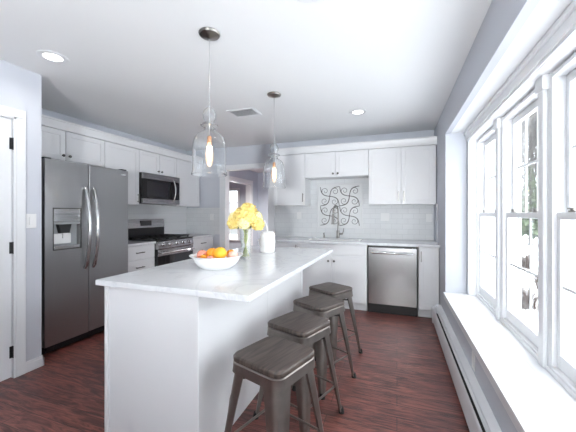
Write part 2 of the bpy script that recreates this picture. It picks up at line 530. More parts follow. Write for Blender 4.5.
# baseboards
mb = MB(); bt = .015
def base_prof(th, h): return [(0, 0), (th, 0), (th, h-.02), (th*.55, h-.006), (th*.4, h), (0, h)]
mb.box(XD+.0005, XD+bt, DY1+.066, 1.691+bt, 0, .07, .002); mb.box(XD+.0005, XD+bt*.6, DY1+.066, 1.691+bt*.6, .068, .088, .002)
mb.box(XD-.3, XD+bt, 1.6915, 1.691+bt, 0, .07, .002); mb.box(XD-.3, XD+bt*.6, 1.6915, 1.691+bt*.6, .068, .088, .002)
mb.box(XD+.0005, XD+bt, YB, DY0-.066, 0, .088, .002)
struct('baseboard_left', mb, 'trim')

# backsplash tiles
struct('backsplash_far', MB().box(-1.93, .485, YF-.010, YF-.0005, .917, 1.86), 'tile_far')
struct('backsplash_left', MB().box(XL+.0005, XL+.010, 2.72, YF-.002, .917, 1.46), 'tile_left')
struct('backsplash_corner', MB().box(XL+.011, -3.008, YF-.010, YF-.0005, .917, 1.40), 'tile_far')

# ================================================================== BAY: ledge, windows
mb = MB()
mb.box(.47, XBW, BAY0-.02, BAY1-.001, ZS-.032, ZS, .004)
mb.box(XBW, XWIN+.02, BAY0, BAY1-.001, ZS-.032, ZS)
mb.box(.480, XW-.0005, BAY0-.02, BAY1+.02, ZS-.075, ZS-.033, .003)
struct('window_seat_ledge', mb, 'trim')
ZT = 2.045
units = [(2.905, 3.575), (2.115, 2.790), (1.325, 2.000), (.535, 1.210)]
mb = MB()
# head casing with stepped profile, jamb boards, mullions
mb.box(XBW+.002, .90, BAY0, BAY1, ZT+.01, ZSOF-.0005)
mb.box(XBW-.018, XBW+.002, BAY0, BAY1-.001, ZT+.03, ZSOF-.025, .004)
mb.box(XBW-.034, XBW+.002, BAY0, BAY1-.001, ZSOF-.03, ZSOF-.001, .006)
mb.box(XBW-.008, XBW+.002, BAY0, BAY1-.001, ZT+.012, ZT+.032, .003)
mb.box(XBW+.001, .90, units[0][1]+.001, BAY1-.0005, ZS, ZT+.01)
mb.box(XBW+.03, .90, BAY0, units[3][0]-.001, ZS, ZT+.01)
for a, b in zip(units, units[1:]):
    mb.box(.775, .90, b[1]+.001, a[0]-.001, ZS, ZT+.01, .003)
    mb.box(.752, .776, b[1]+.022, a[0]-.022, ZS, ZT+.01, .010, 3)
    mb.box(.744, .776, b[1]+.010, a[0]-.010, ZT-.07, ZT+.01, .004)
mb.box(.765, .90, BAY0, BAY1-.001, ZS+.0005, ZS+.022, .004)
struct('trim_window_surround', mb, 'twin')

def window(i, y0, y1):
    r = root('window_%d' % i, (.82, (y0+y1)/2, ZS+.024), None, None, kind='structure')
    zb, zr = ZS+.024, 1.285
    # outer frame
    mb = MB()
    f = .022
    mb.box(.775, .895, y0, y0+f, zb, ZT, .002).box(.775, .895, y1-f, y1, zb, ZT, .002)
    mb.box(.775, .895, y0+f, y1-f, ZT-f, ZT, .002).box(.775, .895, y0+f, y1-f, zb, zb+.016, .002)
    obj('frame', mb, 'twin', r)
    for nm, xa, xb, za, zt, rb, rt in (('lower_sash', .795, .825, zb+.017, zr+.02, .075, .038), ('upper_sash', .834, .864, zr-.018, ZT-f-.001, .038, .05)):
        mb = MB(); a, b = y0+f+.001, y1-f-.001; st = .034
        mb.box(xa, xb, a, a+st, za, zt, .004).box(xa, xb, b-st, b, za, zt, .004)
        mb.box(xa, xb, a+st, b-st, za, za+rb, .004).box(xa, xb, a+st, b-st, zt-rt, zt, .004)
        so = obj(nm, mb, 'twin', r)
        ga, gb, gza, gzb = a+st, b-st, za+rb, zt-rt
        mb = MB(); xm = (xa+xb)/2
        for k in (1, 2):
            y = ga + (gb-ga)*k/3; mb.box(xm-.003, xm+.003, y-.007, y+.007, gza-.002, gzb+.002, .001, 1)
        z = (gza+gzb)/2; mb.box(xm-.0035, xm+.0035, ga-.002, gb+.002, z-.008, z+.008, .001, 1)
        obj('muntin', mb, 'twin', so)
        obj('pane', MB().box(xm+.005, xm+.007, ga-.003, gb+.003, gza-.003, gzb+.003), 'pane', so)
        if nm == 'lower_sash':
            for y in (y0+.15, y1-.15):
                obj('sash_lock', MB().box(xa+.004, xb-.004, y-.03, y+.03, zt, zt+.010, .003).cyl((xm-.004, y, zt+.009), (xm-.004, y, zt+.024), .009, 12).box(xm-.012, xm+.004, y-.002, y+.035, zt+.014, zt+.022, .002), 'nickel', so)
for i, (a, b) in enumerate(units): window(i+1, a, b)

# ================================================================== CABINETS
def T(x, y, z=0, rz=0): return Matrix.Translation((x, y, z)) @ Matrix.Rotation(rz, 4, 'Z')
def shaker(x0, x1, z0, z1, fr=.055, th=.019):
    mb = MB()
    mb.box(x0, x0+fr, 0, th, z0, z1, .0015, 1).box(x1-fr, x1, 0, th, z0, z1, .0015, 1)
    mb.box(x0+fr-.001, x1-fr+.001, 0, th, z0, z0+fr, .0015, 1).box(x0+fr-.001, x1-fr+.001, 0, th, z1-fr, z1, .0015, 1)
    mb.box(x0+fr-.002, x1-fr+.002, .0045, th-.001, z0+fr-.002, z1-fr+.002)
    return mb
def slab(x0, x1, z0, z1, th=.019): return MB().box(x0, x1, 0, th, z0, z1, .0015, 1)
def knob(x, z):
    return MB().lathe([(0, 0), (.006, 0), (.005, .012), (.013, .018), (.0155, .024), (.013, .030), (0, .032)], n=16, m=Matrix.Translation((x, 0, z)) @ Matrix.Rotation(R(90), 4, 'X'))
def bar(x, z0, z1):
    mb = MB().box(x-.006, x+.006, -.032, -.022, z0, z1, .002)
    for z in (z0+.015, z1-.015): mb.box(x-.005, x+.005, -.024, 0, z-.005, z+.005)
    return mb
def hbar(x0, x1, z):
    mb = MB().box(x0, x1, -.032, -.022, z-.006, z+.006, .002)
    for x in (x0+.015, x1-.015): mb.box(x-.005, x+.005, -.024, 0, z-.005, z+.005)
    return mb

def cabinet(name, label, cat, P, w, d, z0, z1, fronts, group=None, toe=0.0, kick=.07, hollow=False):
    """P maps local (x along the run, y into the wall, z up), y=0 at the door faces."""
    loc = P @ Vector((w/2, d, z0))
    r = root(name, loc, label, cat, group)
    mb = MB()
    g = .0012
    if hollow:      # open top for a sink
        mb.box(g, g+.018, .020, d-.001, z0+toe, z1).box(w-g-.018, w-g, .020, d-.001, z0+toe, z1).box(g, w-g, .020, d-.001, z0+toe, z0+toe+.018)
        mb.box(g, w-g, d-.012, d-.001, z0+toe, z1).box(g, w-g, .020, .034, .69, z1).box(g, w-g, kick, d-.001, z0, z0+toe).box(w/2-.03, w/2+.03, .020, .034, z0+toe, .69)
    elif toe:
        mb.box(g, w-g, .020, d-.001, z0+toe, z1); mb.box(g, w-g, kick, d-.001, z0, z0+toe)
    else:
        mb.box(g, w-g, .020, d-.001, z0, z1)
    obj('body', mb, 'cab', r, pre=P)
    for f in fronts:
        kind, x0, x1, a, b = f[:5]
        fr = obj({'door': 'door', 'drawer': 'drawer', 'false': 'front_panel'}[kind], (shaker if kind == 'door' or b-a > .2 else slab)(x0+.0026, x1-.0026, a, b), 'cab', r, pre=P)
        for h in f[5:]:
            if h[0] == 'knob': obj('knob', knob(h[1], h[2]), 'dnickel', fr, pre=P)
            elif h[0] == 'bar': obj('handle', bar(h[1], h[2], h[3]), 'nickel', fr, pre=P)
            else: obj('handle', hbar(h[1], h[2], h[3]), 'dnickel', fr, pre=P)
    return r

WU = 'white wall cabinets'; BU = 'white base cabinets'
ZU0, ZU1 = 1.420, 2.200
XUF = -3.410                                  # left upper door faces
dU = XUF - (XL + .001)
def PL(y0, x=XUF): return T(x, y0, 0, R(90))  # left run: local x -> +Y, front faces +X
ya, yb, yc, yd, ye, yf = 1.796, 2.263, 2.732, 3.263, 4.027, 4.66
cabinet('wall_cabinet', 'shallow white two-door wall cabinet above the refrigerator', 'cabinet', PL(ya), yc-ya, dU, 1.872, ZU1,
        [('door', 0, yb-ya, 1.876, ZU1-.004, ('knob', yb-ya-.035, 1.925)), ('door', yb-ya, yc-ya, 1.876, ZU1-.004, ('knob', yb-ya+.035, 1.925))], WU)
cabinet('wall_cabinet', 'tall single-door white wall cabinet between refrigerator and microwave', 'cabinet', PL(yc), yd-yc, dU, ZU0, ZU1,
        [('door', 0, yd-yc, ZU0, ZU1-.004, ('bar', yd-yc-.03, 1.45, 1.57))], WU)
cabinet('wall_cabinet', 'short white two-door wall cabinet directly above the microwave', 'cabinet', PL(yd), ye-yd, dU, 1.882, ZU1,
        [('door', 0, (ye-yd)/2, 1.886, ZU1-.004, ('knob', (ye-yd)/2-.035, 1.93)), ('door', (ye-yd)/2, ye-yd, 1.886, ZU1-.004, ('knob', (ye-yd)/2+.035, 1.93))], WU)
cabinet('wall_cabinet', 'single-door white wall cabinet in the corner past the microwave', 'cabinet', PL(ye), yf-ye, dU, ZU0, ZU1,
        [('door', 0, yf-ye-.02, ZU0, ZU1-.004)], WU)
YUF = 4.355
dF = YF - .011 - YUF
def PF(x0, y=YUF): return T(x0, y)
xa, xb, xc, xd, xm_ = -1.823, -1.307, -.376, .486, .054
cabinet('wall_cabinet', 'single-door white wall cabinet between doorway and scroll tile panel', 'cabinet', PF(xa), xb-xa, dF, ZU0, ZU1,
        [('door', 0, xb-xa, ZU0, ZU1-.004, ('bar', xb-xa-.03, 1.47, 1.60))], WU)
cabinet('wall_cabinet', 'short white two-door wall cabinet over the sink and scroll panel', 'cabinet', PF(xb), xc-xb, dF, 1.832, ZU1,
        [('door', 0, (xc-xb)/2, 1.836, ZU1-.004, ('knob', (xc-xb)/2-.035, 1.878)), ('door', (xc-xb)/2, xc-xb, 1.836, ZU1-.004, ('knob', (xc-xb)/2+.035, 1.878))], WU)
cabinet('wall_cabinet', 'large two-door white wall cabinet beside the bay, above the dishwasher', 'cabinet', PF(xc), xd-xc, dF, ZU0, ZU1,
        [('door', 0, xm_-xc, ZU0, ZU1-.004, ('bar', xm_-xc-.035, 1.46, 1.60)), ('door', xm_-xc, xd-xc-.022, ZU0, ZU1-.004, ('bar', xm_-xc+.035, 1.46, 1.60))], WU)
# crown along the cabinet tops
def crown_prof(s=1): return [(0.03, 2.202), (-.004, 2.202), (-.006, 2.225), (-.004, 2.245), (-.012, 2.285), (-.018, 2.288), (-.018, 2.307), (.03, 2.307)]
mb = MB(); mb.poly_prism([(XUF-p[0], p[1]) for p in crown_prof()], 'Y', 1.70, YF-.002); mb.box(XL+.001, XUF-.031, 1.70, YF-.002, 2.295, 2.307)
# valance strip under crown and filler toward refrigerator wall
mb.box(XUF-.04, XUF-.02, 1.70, ya-.002, 1.872, 2.201)
struct('trim_crown_left', mb, 'cab')
mb = MB(); mb.poly_prism([(YUF+p[0], p[1]) for p in crown_prof()], 'X', xa-.012, XW-.002); mb.box(xa-.012, XW-.002, YUF+.03, YF-.002, 2.295, 2.307)
mb.box(xa-.018, xa-.0005, YUF-.018, YF-.002, 2.202, 2.307)
struct('trim_crown_far', mb, 'cab')

# ---- base runs
XBF = -3.132; dB = XBF - (XL+.001); YBF = 4.051; dBF = YF - .002 - YBF
ZB = .882
yA, yB_, yC, yD = 2.735, 3.262, 4.036, 4.66
def drawers(w): return [('drawer', 0, w, .70, ZB-.006, ('h', w/2-.065, w/2+.065, .79)), ('drawer', 0, w, .41, .694, ('h', w/2-.065, w/2+.065, .60)), ('drawer', 0, w, .108, .404, ('h', w/2-.065, w/2+.065, .31))]
cabinet('base_cabinet', 'white drawer base cabinet between refrigerator and range', 'cabinet', PL(yA, XBF), yB_-yA, dB, 0, ZB, drawers(yB_-yA), BU, .10)
cabinet('base_cabinet', 'white drawer base cabinet in the corner beyond the range', 'cabinet', PL(yC, XBF), yD-yC, dB, 0, ZB, drawers(yD-yC), BU, .10)
sx0, sx1 = -1.312, -.368
lw = sx0 + 1.93
cabinet('base_cabinet', 'white base cabinet left of the sink, partly behind the island', 'cabinet', PF(-1.93, YBF), lw, dBF, 0, ZB,
        [('door', 0, lw, .108, ZB-.006, ('bar', lw-.03, .73, .855))], BU, .10)
sw = sx1 - sx0
cabinet('base_cabinet', 'white two-door sink base cabinet with dark knobs under the faucet', 'cabinet', PF(sx0, YBF), sw, dBF, 0, ZB,
        [('false', 0, sw, .735, ZB-.006), ('door', 0, sw/2, .108, .728, ('knob', sw/2-.04, .65)), ('door', sw/2, sw, .108, .728, ('knob', sw/2+.04, .65))], BU, .10, hollow=True)
nw = .486 - .252
cabinet('base_cabinet', 'narrow white base cabinet between dishwasher and heater wall', 'cabinet', PF(.252, YBF), nw, dBF, 0, ZB,
        [('door', 0, nw-.012, .108, ZB-.006, ('bar', .03, .70, .83))], BU, .10)

# ---- worktops
ct = 'countertop'
tag(obj('countertop', MB().box(XL+.011, -3.1086, yA-.004, yB_-.001, ZB+.001, .915, .003), 'quartz'), 'short white quartz countertop between refrigerator and range', ct)
tag(obj('countertop', MB().box(XL+.011, -3.1086, yC+.001, YF-.011, ZB+.001, .915, .003), 'quartz'), 'short white quartz countertop in the corner beyond the range', ct)
SX0, SX1, SY0, SY1 = -1.19, -.50, 4.24, 4.49
mb = MB(); fy = 4.028
mb.box(-1.945, SX0, fy, YF-.011, ZB+.001, .915, .003).box(SX1, .4935, fy, YF-.011, ZB+.001, .915, .003)
mb.box(SX0-.003, SX1+.003, fy, SY0, ZB+.001, .915, .003).box(SX0-.003, SX1+.003, SY1, YF-.011, ZB+.001, .915, .003)
tag(obj('countertop', mb, 'quartz'), 'long white quartz countertop under the scroll panel, holding the sink', ct)

# sink
r = root('kitchen_sink', ((SX0+SX1)/2, (SY0+SY1)/2, .70), 'stainless steel drop-in sink set into the far countertop', 'sink')
mb = MB(); z = .9158
mb.box(SX0-.02, SX1+.02, SY0-.02, SY0+.005, z, z+.006, .002).box(SX0-.02, SX1+.02, SY1-.005, SY1+.02, z, z+.006, .002)
mb.box(SX0-.02, SX0+.005, SY0, SY1, z, z+.006, .002).box(SX1-.005, SX1+.02, SY0, SY1, z, z+.006, .002)
obj('rim', mb, 'satin', r)
mb = MB()
e = .004
mb.box(SX0+e, SX1-e, SY0+e, SY1-e, .715, .718)
mb.box(SX0+e, SX0+e+.002, SY0+e, SY1-e, .718, z).box(SX1-e-.002, SX1-e, SY0+e, SY1-e, .718, z)
mb.box(SX0+e, SX1-e, SY0+e, SY0+e+.002, .718, z).box(SX0+e, SX1-e, SY1-e-.002, SY1-e, .718, z)
obj('basin', mb, 'satin', r)
obj('drain', MB().lathe([(0, .7185), (.04, .7185), (.045, .722), (.03, .7205), (0, .720)], (SX0+SX1)/2, 4.34), 'chrome', r)
# faucet with pull-down spring neck
fx, fyy = -.845, 4.57
r = root('faucet', (fx, fyy, .916), 'tall gooseneck faucet with pull-down spray head behind the sink', 'faucet')
obj('base', MB().lathe([(0, .9158), (.030, .9158), (.030, .924), (.024, .930), (.0235, 1.03), (.019, 1.04), (0, 1.04)], fx, fyy), 'nickel', r)
pts = [(fx, fyy, 1.035), (fx, fyy, 1.22)]
for k in range(1, 13):
    a = math.pi*k/12
    pts.append((fx-.02*(1-math.cos(a)), fyy-.085*(1-math.cos(a)), 1.33+.085*math.sin(a)))
pts.insert(2, (fx, fyy, 1.33))
pts += [(fx-.04, fyy-.17, 1.30)]
obj('gooseneck', MB().tube(pts, .0115, 10), 'nickel', r)
obj('spray_head', MB().tube([(fx-.04, fyy-.17, 1.295), (fx-.042, fyy-.172, 1.24), (fx-.044, fyy-.174, 1.17), (fx-.046, fyy-.175, 1.135)], [.014, .017, .019, .022], 12), 'nickel', r)
obj('lever', MB().tube([(fx+.02, fyy, .985), (fx+.075, fyy-.005, .99)], .014, 12).tube([(fx+.07, fyy-.005, .985), (fx+.085, fyy-.01, 1.035), (fx+.09, fyy-.012, 1.075)], [.008, .007, .006], 8), 'nickel', r)
r = root('soap_dispenser', (-1.06, 4.57, .916), 'small metal soap dispenser pump left of the faucet', 'soap dispenser')
obj('base', MB().lathe([(0, .9158), (.022, .9158), (.020, .925), (.012, .93), (.011, .965), (0, .965)], -1.06, 4.57, 16), 'nickel', r)
obj('pump', MB().cyl((-1.06, 4.57, .964), (-1.06, 4.57, .995), .006, 10).tube([(-1.06, 4.57, .990), (-1.055, 4.52, .992), (-1.053, 4.49, .982)], [.010, .008, .007], 10), 'nickel', r)

# scroll tile panel
PX0, PX1, PZ0, PZ1 = -1.175, -.505, 1.082, 1.742
r = root('scroll_tile_panel', ((PX0+PX1)/2, YF-.012, PZ0), 'square white tile panel with dark curling scrollwork above the sink', 'tile panel')
yp = YF-.0105
obj('panel', MB().box(PX0, PX1, yp-.006, yp, PZ0, PZ1), 'paneltile', r)
mb = MB(); bd = .022
mb.box(PX0-bd, PX0, yp-.013, yp, PZ0-bd, PZ1+bd, .004).box(PX1, PX1+bd, yp-.013, yp, PZ0-bd, PZ1+bd, .004)
mb.box(PX0, PX1, yp-.013, yp, PZ0-bd, PZ0, .004).box(PX0, PX1, yp-.013, yp, PZ1, PZ1+bd, .004)
obj('border', mb, 'paneltile', r)
mb = MB(); U = .30; ox, oz = (PX0+PX1)/2, (PZ0+PZ1)/2
for ci in (-1, 1):
    for cj in (-1, 1):
        cx, cz = ox+ci*U/2*1.02, oz+cj*U/2*1.02
        flip = 1
        for k in range(4):
            a0 = k*math.pi/2 + math.pi/4
            def pt(u, v):   # u outward along the diagonal, v sideways
                c_, s_ = math.cos(a0), math.sin(a0)
                return (cx+u*c_-flip*v*s_, yp-.008, cz+u*s_+flip*v*c_)
            L = U/2*math.sqrt(2)
            arm = [pt(L*t, .052*math.sin(math.pi*t)) for t in [i/12 for i in range(13)]]
            mb.tube(arm, [.0048+.0020*math.sin(math.pi*i/12) for i in range(13)], 6)
            # curl springing from the arm into the neighbouring quarter
            b0 = Vector((L*.55, .052*math.sin(math.pi*.55)))
            cc = Vector((L*.52, -.006)); sp = []
            d0 = b0-cc; r0 = d0.length; th0 = math.atan2(d0.y, d0.x)
            for i in range(17):
                t = i/16; rr = r0*(1-.80*t); th = th0 - 3.6*math.pi/2*t*1.35
                q = cc + Vector((math.cos(th), math.sin(th)))*rr
                sp.append(pt(q.x, q.y))
            mb.tube(sp, [.0042-.0012*i/16 for i in range(17)], 6)
        mb.lathe([(0, -.004), (.016, -.004), (.016, .004), (0, .004)], n=4, m=Matrix.Translation((cx, yp-.008, cz)) @ Matrix.Rotation(R(90), 4, 'X'))
obj('scrollwork', mb, 'scroll', r)

# outlets and switches
def plate(name, label, cat, P, w, h, kind, group=None):
    r = root(name, P @ Vector((0, 0, 0)), label, cat, group)
    obj('plate', MB().box(-w/2, w/2, -.006, 0, -h/2, h/2, .002), 'plastic', r, pre=P)
    if kind == 'switch':
        obj('rocker', MB().box(-.017, .017, -.011, -.005, -.033, .033, .002), 'plastic', r, pre=P)
    else:
        for dx in ([-.023, .023] if w > .1 else [0]):
            obj('socket', MB().box(dx-.016, dx+.016, -.008, -.005, -.034, .034, .002), 'plastic', r, pre=P)
    return r
OY = YF-.0105
plate('outlet', 'white double outlet on the tile between faucet and bay wall', 'outlet', T(-.165, OY, 1.243), .125, .115, 'o')
plate('outlet', 'white outlet on the tile below the single-door cabinet by the doorway', 'outlet', T(-1.50, OY, 1.262), .075, .115, 'o')
plate('outlet', 'white outlet at the far right end of the tile backsplash', 'outlet', T(.425, OY, 1.235), .075, .115, 'o')
plate('outlet', 'white outlet on the corner tile left of the doorway', 'outlet', T(-3.17, OY, 1.232), .075, .115, 'o')
plate('light_switch', 'white rocker light switch on the wall beside the refrigerator', 'light switch', T(XD+.0005, 1.612, 1.236, R(90)), .075, .118, 'switch')
plate('outlet', 'white outlet low on the wall under the window ledge', 'outlet', T(XW-.0005, 2.36, .292, R(-90)), .075, .115, 'o')
mb = MB().tube([(.488, 4.30, 1.418), (.489, 4.298, 1.36), (.486, 4.30, 1.30), (.488, 4.302, 1.22), (.489, 4.30, 1.12), (.487, 4.31, 1.02), (.489, 4.33, .919)], .004, 8)
mb.box(.478, .494, 4.288, 4.312, 1.375, 1.418, .003)
tag(obj('power_cord', mb, 'plastic'), 'thin white cord hanging under the large wall cabinet by the bay', 'cord')

# ================================================================== APPLIANCES
# refrigerator
FX = -2.975; FY0, FY1 = 1.790, 2.690; FS = 2.203; FZ = 1.80
r = root('refrigerator', (-3.35, (FY0+FY1)/2, 0), 'tall stainless side-by-side refrigerator with ice dispenser', 'refrigerator')
mb = MB().box(-3.70, FX-.075, FY0, FY1, .012, FZ-.01, .004)
for y in (FY0+.04, FY1-.04):
    mb.box(FX-.14, FX-.02, y-.03, y+.03, FZ-.012, FZ+.012, .004); mb.cyl((-3.6, y, 0), (-3.6, y, .02), .02); mb.cyl((FX-.14, y, 0), (FX-.14, y, .02), .02)
obj('body', mb, 'black', r)
DYa, DYb, DZa, DZb = 1.868, 2.118, .962, 1.342
x0 = FX-.070
mb = MB()
mb.box(x0, FX, FY0+.003, DYa, .085, FZ-.004, .008, 3).box(x0, FX, DYb, FS-.005, .085, FZ-.004, .008, 3)
left = MB()
# left door: a front with a real recess for the dispenser
def ring_door(mb):
    ys = [FY0+.003, DYa, DYb, FS-.005]; zs = [.085, DZa, DZb, FZ-.004]
    for i in range(3):
        for j in range(3):
            if i == 1 and j == 1: continue
            mb.box(x0, FX, ys[i], ys[i+1], zs[j], zs[j+1])
    mb.box(x0-.001, x0+.01, DYa-.01, DYb+.01, DZa-.01, DZb+.01)
    bmesh.ops.remove_doubles(mb.bm, verts=mb.bm.verts[:], dist=.0001)
    return mb
dl = obj('door', ring_door(MB()), 'steel_z', r, smooth=False)
dr = obj('door', MB().box(x0, FX, FS+.005, FY1-.003, .085, FZ-.004, .008, 3), 'steel_z', r)
for d_, y in ((dl, FS-.040), (dr, FS+.048)):
    pts = [(FX-.002, y, .745), (FX+.022, y, .775)] + [(FX+.022+  .050*math.sin(math.pi*t), y, .775+.76*t) for t in [i/16 for i in range(1, 16)]] + [(FX+.022, y, 1.535), (FX-.002, y, 1.565)]
    obj('handle', MB().tube(pts, .018, 12), 'handle', d_)
disp = obj('dispenser', MB().box(FX-.004, FX+.004, DYa-.008, DYa, DZa-.008, DZb+.008, .001).box(FX-.004, FX+.004, DYb, DYb+.008, DZa-.008, DZb+.008, .001)
           .box(FX-.004, FX+.004, DYa, DYb, DZb, DZb+.008, .001).box(FX-.004, FX+.004, DYa, DYb, DZa-.008, DZa, .001), 'dnickel', r)
obj('control_panel', MB().box(FX-.03, FX+.002, DYa+.002, DYb-.002, 1.222, DZb-.002, .002), 'steel_y', disp)
obj('housing', MB().box(FX-.05, FX-.004, DYa+.002, DYb-.002, 1.195, 1.221, .002).box(FX-.058, FX-.052, DYa+.002, DYb-.002, DZa+.002, 1.195), 'greyplastic', disp)
obj('chute', MB().poly_prism([(DYa+.05, 1.195), (DYa+.17, 1.195), (DYa+.15, 1.11), (DYa+.07, 1.11)], 'X', FX-.052, FX-.012), 'black', disp)
obj('paddle', MB().box(FX-.051, FX-.035, DYa+.02, DYb-.07, 1.01, 1.105, .004).box(FX-.051, FX-.02, DYa+.095, DYa+.15, 1.06, 1.19, .004), 'plastic', disp)
obj('drip_tray', MB().box(FX-.051, FX+.001, DYa+.003, DYb-.003, DZa+.002, DZa+.03, .003), 'chrome', disp)
obj('logo_badge', MB().box(FX, FX+.0015, FY1-.10, FY1-.04, 1.735, 1.748, .0005), 'chrome', dr)
mb = MB().box(FX-.10, FX-.045, FY0+.005, FY1-.005, .012, .080, .003)
for k in range(5): mb.box(FX-.046, FX-.040, FY0+.10, FY1-.10, .020+k*.012, .026+k*.012)
mb.box(FX-.046, FX-.03, FY0+.03, FY0+.09, .03, .07, .004)
obj('toe_grille', mb, 'black', r)

# over-the-range microwave
MX = -3.345
r = root('microwave', (-3.55, 3.645, 1.44), 'stainless over-the-range microwave with black glass door under white cabinet', 'microwave')
m0, m1, mz0, mz1 = 3.267, 4.022, 1.440, 1.878
obj('body', MB().box(XL+.012, MX-.032, m0, m1, mz0, mz1, .003), 'black', r)
obj('vent_strip', MB().box(MX-.031, MX, m0+.001, m1-.001, mz1-.085, mz1-.001, .003), 'steel_y', r)
dd = obj('door', MB().box(MX-.031, MX-.002, m0+.001, m1-.001, mz0+.072, mz1-.087, .003), 'blackglass', r)
obj('window', MB().box(MX-.004, MX-.0005, m0+.07, m0+.49, mz0+.10, mz1-.115, .001), 'display', dd)
obj('bottom_strip', MB().box(MX-.031, MX, m0+.001, m1-.001, mz0+.001, mz0+.070, .003), 'steel_y', r)
y = m0+.60
pts = [(MX-.002, y, mz0+.05), (MX+.018, y, mz0+.065)] + [(MX+.018+.032*math.sin(math.pi*t), y, mz0+.065+.30*t) for t in [i/10 for i in range(1, 10)]] + [(MX+.018, y, mz0+.365), (MX-.002, y, mz0+.38)]
obj('handle', MB().tube(pts, .011, 10), 'chrome', dd)
obj('keypad', MB().box(MX-.003, MX-.001, m1-.10, m1-.02, mz0+.09, mz1-.11, .0005), 'display', r)

# gas range
RX = -3.085; q0, q1 = 3.268, 4.030
r = root('gas_range', (-3.4, (q0+q1)/2, 0), 'stainless freestanding gas range with black grates under the microwave', 'stove')
obj('body', MB().box(XL+.012, RX-.045, q0, q1, .015, .905, .003), 'black', r)
obj('cooktop', MB().box(XL+.07, RX-.002, q0, q1, .906, .925, .005), 'black', r)
mb = MB()
gx0, gx1 = XL+.11, RX-.05
for k in range(3):
    a = q0+.03+k*(q1-q0-.06)/3; b = a+(q1-q0-.06)/3-.006
    for y in (a, (a+b)/2, b): mb.box(gx0, gx1, y-.006, y+.006, .945, .958, .002)
    for i in range(5):
        x = gx0+(gx1-gx0)*i/4; mb.box(x-.006, x+.006, a, b, .943, .956, .002)
    for x in (gx0+.02, gx1-.02):
        for y in (a+.01, b-.01): mb.box(x-.008, x+.008, y-.008, y+.008, .9255, .946)
obj('grate', mb, 'iron', r)
for x in (gx0+.14, gx1-.13):
    for y in (q0+.16, q1-.16):
        obj('burner', MB().lathe([(0, .9255), (.05, .9255), (.05, .933), (.036, .936), (.036, .941), (0, .942)], x, y, 20), 'iron', r)
# sloping backguard
bg_ = MB().poly_prism([(XL+.012, .906), (XL+.066, .906), (XL+.066, 1.07), (XL+.075, 1.09), (XL+.060, 1.208), (XL+.012, 1.208)], 'Y', q0+.002, q1-.002)
bgo = obj('backguard', bg_, 'steel_y', r)
obj('rear_panel', MB().box(XL+.067, XL+.074, q0+.003, q1-.003, .926, 1.075, .002), 'black', bgo)
obj('display', MB().box(XL+.064, XL+.0755, (q0+q1)/2-.115, (q0+q1)/2+.10, 1.105, 1.185, .002), 'blackglass', bgo)
# knob panel
obj('knob_panel', MB().poly_prism([(RX-.044, .80), (RX, .80), (RX+.004, .815), (RX-.008, .903), (RX-.044, .903)], 'Y', q0+.001, q1-.001), 'steel_y', r)
for k in range(5):
    y = q0+.10+k*(q1-q0-.20)/4
    mm = Matrix.Translation((RX-.002, y, .857)) @ Matrix.Rotation(R(84), 4, 'Y')
    obj('knob', MB().lathe([(0, 0), (.028, 0), (.028, .006), (.022, .010), (.020, .032), (.017, .035), (0, .035)], n=20, m=mm), 'chrome', r)
od = obj('oven_door', MB().box(RX-.044, RX-.002, q0+.002, q1-.002, .215, .795, .005), 'blackglass', r)
obj('door_trim', MB().box(RX-.004, RX+.001, q0+.004, q1-.004, .70, .793, .002), 'steel_y', od)
mb = MB().tube([(RX+.045, q0+.035, .745), (RX+.045, q1-.035, .745)], .012, 12)
for y in (q0+.06, q1-.06): mb.tube([(RX-.002, y, .745), (RX+.045, y, .745)], .009, 10)
obj('handle', mb, 'chrome', od)
obj('storage_drawer', MB().box(RX-.044, RX-.004, q0+.002, q1-.002, .07, .208, .004), 'steel_y', r)

# dishwasher
w0, w1 = -.3625, .2455; DWY = YBF-.004
r = root('dishwasher', ((w0+w1)/2, DWY+.3, 0), 'stainless steel dishwasher with bar handle beneath the far countertop', 'dishwasher')
obj('body', MB().box(w0, w1, DWY+.032, DWY+.60, .012, .880, .002), 'black', r)
dd = obj('door', MB().box(w0+.012, w1-.012, DWY, DWY+.031, .125, .855, .004), 'steel_x', r)
obj('handle', MB().tube([(w0+.06, DWY-.002, .79)] + [(w0+.06+.488*t, DWY-.022-.022*math.sin(math.pi*t), .792) for t in [i/12 for i in range(13)]] + [(w1-.06, DWY-.002, .79)], .013, 10), 'chrome', dd)
obj('toe_panel', MB().box(w0+.004, w1-.004, DWY+.045, DWY+.06, .0, .118, .002).box(w0+.004, w1-.004, DWY+.03, DWY+.05, .09, .122), 'black', r)

# ================================================================== ISLAND
ix0, ix1, iy0, iy1 = -1.592, -.942, 1.272, 3.06
r = root('island_cabinet', ((ix0+ix1)/2, (iy0+iy1)/2, 0), 'white panelled kitchen island base in the middle of the floor', 'kitchen island')
obj('body', MB().box(ix0+.012, ix1-.012, iy0+.020, iy1, 0, ZB), 'cab', r)
mb = MB()
mb.box(ix0+.024, ix1-.022, iy0+.012, iy0+.0198, .0, ZB)
obj('end_panel', mb, 'cab', r)
for x_0, x_1 in ((ix0, ix0+.023), (ix1-.021, ix1)):
    obj('corner_stile', MB().box(x_0, x_1, iy0, iy0+.0199, 0, ZB, .0015, 1), 'cab', r)
ym = 2.135
for a, b in ((iy0+.0205, ym-.001), (ym+.001, iy1-.075)):
    obj('side_panel', MB().box(ix1-.0118, ix1-.003, a, b, 0, ZB, .0015, 1), 'cab', r)
obj('side_stile', MB().box(ix1-.0118, ix1, iy1-.074, iy1, 0, ZB, .0015, 1), 'cab', r)
